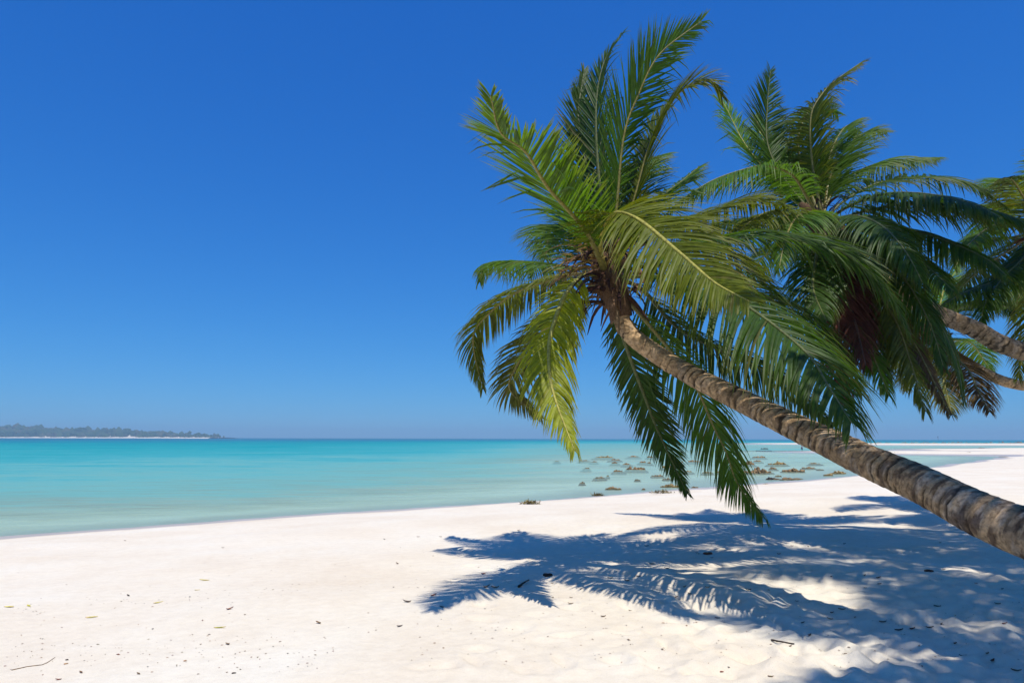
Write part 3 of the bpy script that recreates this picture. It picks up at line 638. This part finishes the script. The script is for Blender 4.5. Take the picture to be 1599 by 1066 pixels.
big = [  # px, base py, width, height, tone, label
 (993, 733, 30, 10, BR, 'widest heaped brown reef rock among the smaller ones off the beach'),
 (1184, 738, 40, 13, BR, 'largest brown reef rock mass beside the hanging frond tip'),
 (1169, 725, 20, 9, BR, 'knobbly reef rock just behind the largest rock mass'),
 (1215, 725, 26, 8, OL, 'flat-topped olive reef rock in still pale water'),
 (1238, 736, 32, 10, BR, 'domed reef rock with a pale foot, between flat ones'),
 (1264, 731, 18, 5, BR, 'low reef rock trailing off the domed one'),
 (1293, 742, 14, 7, OL, 'small peaked reef rock close under the leaning trunk'),
 (1309, 739, 18, 9, OL, 'two-humped reef rock close under the leaning trunk'),
 (1231, 748, 50, 4, BR, 'long thin ledge of reef rock along the waterline'),
 (1203, 748, 11, 8, DK, 'dark upright reef rock at the end of the long ledge'),
 (1208, 755, 24, 6, OL, 'reef rock stranded on the sand beside the ledge'),
 (1047, 760, 24, 8, OL, 'olive reef rock sitting at the very edge of the beach'),
 (958, 763, 22, 6, BR, 'lone brown reef rock nearest the beach beside open water'),
 (944, 714, 24, 4, OL, 'long low reef rock farthest out in the rocky patch'),
 (1121, 761, 17, 6, OL, 'reef rock on the waterline behind the lowest frond'),
 (1194, 701, 9, 3, DK, 'dark boulder alone far out in the shallows'),
 (1429, 708, 11, 2, DK, 'dark flat rock lying on the far sandbar'),
]
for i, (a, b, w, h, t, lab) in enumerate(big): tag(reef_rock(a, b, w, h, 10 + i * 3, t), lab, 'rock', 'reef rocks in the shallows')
small = [(910, 754, 6, 2), (936, 746, 13, 3), (949, 743, 4, 2), (964, 736, 14, 5), (1042, 730, 14, 8), (960, 723, 10, 4), (979, 725, 9, 5), (1004, 722, 10, 5), (1014, 723, 6, 4), (962, 718, 14, 3), (912, 719, 11, 2),
 (929, 721, 7, 2), (989, 713, 13, 3), (1016, 714, 9, 4), (1026, 713, 6, 3), (916, 731, 7, 2), (1027, 743, 17, 4), (1041, 748, 11, 3), (1074, 736, 10, 3), (1085, 761, 10, 3), (995, 749, 6, 2), (1084, 721, 16, 6), (870, 720, 6, 1.5),
 (1186, 714, 15, 5), (1182, 720, 11, 4), (1207, 732, 9, 6), (1272, 724, 13, 3), (1104, 738, 14, 4), (1124, 737, 13, 4), (1005, 764, 4, 2), (1063, 722, 8, 3), (1146, 729, 9, 4), (1056, 747, 8, 3), (1280, 733, 8, 2), (1215, 743, 8, 2)]
for i, (a, b, w, h) in enumerate(small):
    tag(reef_rock(a, b, w, h, 100 + i * 5, random.choice([BR, OL, BR])), 'small low brown reef rock poking out of the shallow water', 'rock', 'reef rocks in the shallows')
for i in range(34):
    a = 1358 + i * 7.4 + random.uniform(-3, 3)
    tag(reef_rock(a, random.uniform(690.8, 692.0), random.uniform(4, 11), random.uniform(.8, 1.6), 400 + i, random.choice([BR, (0.26, 0.15, 0.09), OL]), 4), 'low brown rock in the far line of reef along the outer sandbar', 'rock', 'rocks of the far reef line')
for i, (a, b, w) in enumerate([(1533, 699, 6), (1400, 708, 6), (1512, 708, 5), (1554, 711, 6), (1568, 713, 9), (1527, 711, 4)]):
    tag(reef_rock(a, b, w, 1.2, 500 + i, OL, 3), 'small flat stone lying on the wet far sandbar', 'rock', 'stones on the far sandbar')

# ------------------------------------------------------------------ seaweed heaps on the sand
def seaweed(px, py, wpx, hpx, seed, label):
    p = on_ground(px, py); depth = p.y; w = wpx * depth / F; h = max(.02, hpx * depth / F * .6); rs = random.Random(seed); vs, fs, cs = [], [], []
    for k in range(150):
        a = max(-.45, min(.45, rs.gauss(0, .22))) * w; b = max(-.2, min(.2, rs.gauss(0, .1))) * w; z = h * math.exp(-(a / (w * .3)) ** 2) * rs.random()
        d = Vector((rs.uniform(-1, 1), rs.uniform(-1, 1), rs.uniform(-.2, .5))).normalized(); l = rs.uniform(.06, .2); q = Vector((a, b, z + .005)); s = d.cross(Vector((0, 0, 1))).normalized() * .012
        o = len(vs); vs += [q - s, q + s, q + d * l * .5 + s + Vector((0, 0, .02)), q + d * l * .5 - s + Vector((0, 0, .02)), q + d * l]; fs += [(o, o + 1, o + 2, o + 3), (o + 3, o + 2, o + 4)]
        c = rs.choice([(0.32, 0.25, 0.06), (0.2, 0.16, 0.045), (0.12, 0.085, 0.03)]); cs += [(*c, 1)] * 5
    tag(link('seaweed_heap', vs, fs, M_LITTER, None, True, None, cs, loc=p), label, 'seaweed', 'seaweed heaps on the beach')
seaweed(828, 787, 30, 6, 1, 'yellowish seaweed heap on white sand with open water behind')
seaweed(934, 774, 20, 4, 2, 'small seaweed heap at the water edge below a lone rock')
seaweed(1034, 770, 42, 5, 3, 'long flat streak of yellow seaweed on the sand below the reef rocks')

# ------------------------------------------------------------------ wading person and channel marker, far out
def person():
    p = on_plane(1252.5, 702.0, 0); foot = ground_z(p.x, p.y); print('wader stands at', foot)
    me = bpy.data.meshes.new('person')
    V = [(0, 0, .95), (0, .0, 1.2), (0, .02, 1.42), (0, .02, 1.52), (0, .03, 1.66), (.17, .02, 1.40), (.25, .04, 1.12), (.26, .16, .92), (-.17, .02, 1.40), (-.25, .03, 1.12), (-.27, .12, .9), (.1, 0, .88), (.11, .05, .48), (.11, 0, .06), (.12, .14, .03), (-.1, 0, .88), (-.11, -.03, .48), (-.11, -.08, .06), (-.12, .06, .03)]
    E = [(0, 1), (1, 2), (2, 3), (3, 4), (2, 5), (5, 6), (6, 7), (2, 8), (8, 9), (9, 10), (0, 11), (11, 12), (12, 13), (13, 14), (0, 15), (15, 16), (16, 17), (17, 18)]
    rr = [.15, .14, .15, .06, .105, .065, .05, .04, .065, .05, .04, .09, .065, .045, .04, .09, .065, .045, .04]
    me.from_pydata(V, E, []); o = bpy.data.objects.new('person', me); col.objects.link(o)
    sk = o.modifiers.new('skin', 'SKIN'); 
    for i, d in enumerate(me.skin_vertices[0].data): d.radius = (rr[i], rr[i] * .85); d.use_root = (i == 0)
    o.modifiers.new('sub', 'SUBSURF').render_levels = 1
    m, nt, nd, L = new_mat('wader'); out = nd('OutputMaterial'); b = nd('BsdfPrincipled', Roughness=.7); L(b.outputs[0], out.inputs[0])
    tc = nd('TexCoord'); s = nd('SeparateXYZ'); L(tc.outputs['Object'], s.inputs[0]); r = ramp(nd, [(0.0, (.17, .09, .06)), (.42, (.03, .03, .05)), (.56, (.28, .20, .24)), (.74, (.17, .09, .06)), (.82, (.02, .015, .013))], 'CONSTANT')
    mr = nd('MapRange'); mr.inputs['From Max'].default_value = 2.0; L(s.outputs['Z'], mr.inputs[0]); L(mr.outputs[0], r.inputs[0]); L(r.outputs[0], b.inputs['Base Color'])
    me.materials.append(m); o.location = (p.x, p.y, foot); o.rotation_euler = (0, 0, R(40))
    tag(o, 'tiny person wading in the pale shallows just under the leaning trunk', 'person')
    return o
person()
def marker():
    p = on_plane(1465, 687.6, 0); p.z = 0; root = empty('channel_marker', p); tag(root, 'slender channel marker post standing on the sea horizon', 'marker post')
    k = p.y / F
    v, f = tube([Vector((0, 0, -4)), Vector((0, 0, 2)), Vector((.02, 0, 5.2 * k))], [.3 * k, .28 * k, .2 * k], 8); link('post', v, f, M_ROCK, root, True, None, [(.06, .07, .08, 1)] * len(v))
    v, f = tube([Vector((0, 0, 5.2 * k)), Vector((0, 0, 5.9 * k)), Vector((0, 0, 6.8 * k))], [.6 * k, .55 * k, .06 * k], 8); link('topmark', v, f, M_ROCK, root, True, None, [(.03, .04, .05, 1)] * len(v))
marker()

# ------------------------------------------------------------------ litter on the sand
def leaf_mesh(name, L, Wd, c, seed, curl):
    rs = random.Random(seed); vs, fs, cs = [], [], []; n = 6
    for i in range(n + 1):
        t = i / n; w = Wd * math.sin(math.pi * (t ** .8) * .96 + .05) ; z = curl * .3 * (t - .5) ** 2 + .003 + rs.uniform(0, .003); x = (t - .5) * L; b = .1 * L * math.sin(t * 3)
        vs += [(x, b - w, z + curl * .05), (x, b, z), (x, b + w, z + curl * .05)]; cs += [(*[q * rs.uniform(.8, 1.2) for q in c], 1)] * 3
    for i in range(n): a = i * 3; fs += [(a, a + 1, a + 4, a + 3), (a + 1, a + 2, a + 5, a + 4)]
    me = link(name, vs, fs, M_LITTER, None, True, None, cs); d = me.data; bpy.data.objects.remove(me); return d
YL, BN, RD, DB = (0.62, 0.48, 0.05), (0.20, 0.12, 0.06), (0.22, 0.07, 0.035), (0.05, 0.032, 0.022)
def place(name, mesh, px, py, label, cat, group, s=1.0):
    p = on_ground(px, py); o = bpy.data.objects.new(name, mesh); col.objects.link(o); o.location = p; o.rotation_euler = (random.uniform(-.1, .1), random.uniform(-.1, .1), random.uniform(-.9, .9)); s *= .72; o.scale = (s, s, s); tag(o, label, cat, group); return o
ym = [leaf_mesh('fallen_leaf', .16, .022, YL, i, .12) for i in range(3)]
bm_ = [leaf_mesh('fallen_leaf', .12, .024, c, 10 + i, .25) for i, c in enumerate([BN, RD, DB, BN, DB])]
for i, (a, b, s) in enumerate([(319, 906, 1.0), (343, 980, .85), (143, 964, .85), (14, 948, 1.0), (44, 946, .7), (247, 941, .8), (308, 921, .5)]):
    place('fallen_leaf', ym[i % 3], a, b, 'yellow fallen leaf lying alone on the bright open sand', 'leaf', 'yellow leaves on the sand', s)
for i, (a, b, s) in enumerate([(195, 844, .6), (359, 951, .8), (200, 930, .6), (348, 855, .5), (620, 880, .7), (677, 930, .9), (636, 940, .9), (760, 917, 1.), (773, 918, 1.), (755, 896, .8), (690, 948, .6), (810, 828, .7), (688, 838, .6), (653, 838, .6), (600, 842, .6), (216, 1052, .4), (126, 1050, .45), (91, 1061, .4), (624, 978, .6), (355, 1006, .6), (497, 973, .7)]):
    place('fallen_leaf', bm_[i % 4], a, b, ['dry brown leaf', 'reddish dry leaf', 'nearly black dry leaf', 'dry brown leaf'][i % 4] + ' curled on sunlit sand away from the palm shadow', 'leaf', 'dry leaves on sunlit sand', s)
for i in range(60):
    a, b = random.uniform(880, 1590), random.uniform(845, 1060)
    if b > 970 and a < 1200: b = random.uniform(850, 960)
    place('fallen_leaf', bm_[i % 5], a, b, ['small brown dry leaf', 'small reddish dry leaf', 'small blackish dry leaf', 'small brown dry leaf', 'small blackish dry leaf'][i % 5] + ' lying on trampled sand in the palm shade', 'leaf', 'dry leaves in the palm shade', random.uniform(.35, .8))
def twig(pts, r, label, c=DB):
    P = [on_ground(*q) for q in pts]; b = P[0].copy(); n = len(P)
    path = [p - b + Vector((0, 0, r * .9)) for p in P]; path, _ = catmull(path, 9)
    v, f = tube(path, [r * (1 - .06 * i) * random.uniform(.85, 1.1) for i in range(9)], 6); link_o = link('twig', v, f, M_LITTER, None, True, None, [(*c, 1)] * len(v), loc=b); tag(link_o, label, 'twig')
twig([(810, 917), (818, 911), (826, 907)], .014, 'short dark stick lying in the shadow of the frond tips')
twig([(18, 1046), (45, 1040), (68, 1037), (86, 1026)], .003, 'thin forked brown twig on the bright foreground sand', BN)
twig([(1205, 1000), (1222, 1003), (1240, 1006)], .008, 'thin dark twig half buried in the deep shade')
def husk(px, py, s, label, c):
    p = on_ground(px, py); vs, fs = [], []
    for k in range(4):
        v, f = blob((random.uniform(-.6, .6) * s, random.uniform(-.4, .4) * s, s * .15), s * .45, s * .32, s * .28, px + k, 2, .5, 1.8); b = len(vs); vs += v; fs += [tuple(b + q for q in t) for t in f]
    tag(link('husk_fragment', vs, fs, M_LITTER, None, True, None, [(*c, 1)] * len(vs), loc=p), label, 'husk')
husk(856, 899, .07, 'dark broken husk lump in the shade beside the short stick', DB)
husk(1105, 865, .07, 'reddish husk lump on shaded sand beside a bright sunlit gap', RD)
husk(1452, 892, .05, 'small dark red husk on a sunlit strip under the leaning trunk', RD)
def debris():
    vs, fs, cs = [], [], []
    for i in range(950):
        k = random.random()
        if k < .14: px, py = random.uniform(0, 520), random.gauss(1035, 22)
        elif k < .22: px = random.uniform(0, 500); py = 958 - px * .085 + random.gauss(0, 7)
        elif k < .75: px, py = random.uniform(650, 1599), random.uniform(845, 1066)
        else: px, py = random.uniform(0, 1599), random.uniform(840, 1066)
        if py > 1075 or py < 800: continue
        z = .55; p = on_plane(px, py, z); vs.append((p.x, p.y)); 
    X = np.array(vs); Zg = terrain(X[:, 0].copy(), X[:, 1].copy()); out = []
    for (x, y), z in zip(X, Zg):
        if z < .12: continue
        s = random.uniform(.003, .008) * (1.8 if random.random() < .08 else 1); a = random.uniform(0, 3.14); e = random.uniform(.3, .8); b = len(out)
        ca, sa = math.cos(a), math.sin(a); c = random.choice([DB, BN, (0.4, 0.24, 0.12), (0.34, 0.28, 0.16), BN, RD])
        for (u, v, w) in ((-1, -e, .2), (1, -e * .6, .5), (1.1, e, .3), (-.8, e, .6), (0, 0, 1.0)): out.append((x + s * (u * ca - v * sa), y + s * (u * sa + v * ca), z + .001 + s * w * .5)); cs.append((*c, 1))
        fs += [(b, b + 1, b + 4), (b + 1, b + 2, b + 4), (b + 2, b + 3, b + 4), (b + 3, b, b + 4)]
    o = link('beach_debris', out, fs, M_LITTER, None, False, None, cs); tag(o, 'scattered specks of shell, bark and leaf crumbs on the white sand', 'debris', kind='stuff')
debris()

# ------------------------------------------------------------------ sea air
def haze():
    x0, x1, y0, y1, z0, z1 = -4200, 4200, -4200, 4200, -14, 48
    v = [(x, y, z) for z in (z0, z1) for y in (y0, y1) for x in (x0, x1)]
    f = [(0, 2, 3, 1), (4, 5, 7, 6), (0, 1, 5, 4), (1, 3, 7, 5), (3, 2, 6, 7), (2, 0, 4, 6)]
    m, nt, nd, L = new_mat('haze'); out = nd('OutputMaterial'); pv = nd('VolumePrincipled'); pv.inputs['Density'].default_value = 0.00042; pv.inputs['Color'].default_value = (0.5, 0.8, 1.0, 1); L(pv.outputs[0], out.inputs['Volume'])
    o = link('haze', v, f, m, None, False); tag(o, 'thin pale sea haze over the whole bay', 'haze', kind='stuff')
haze()
print('frond lengths', [l for l in lengths if not 2.6 < l[2] < 4.4])
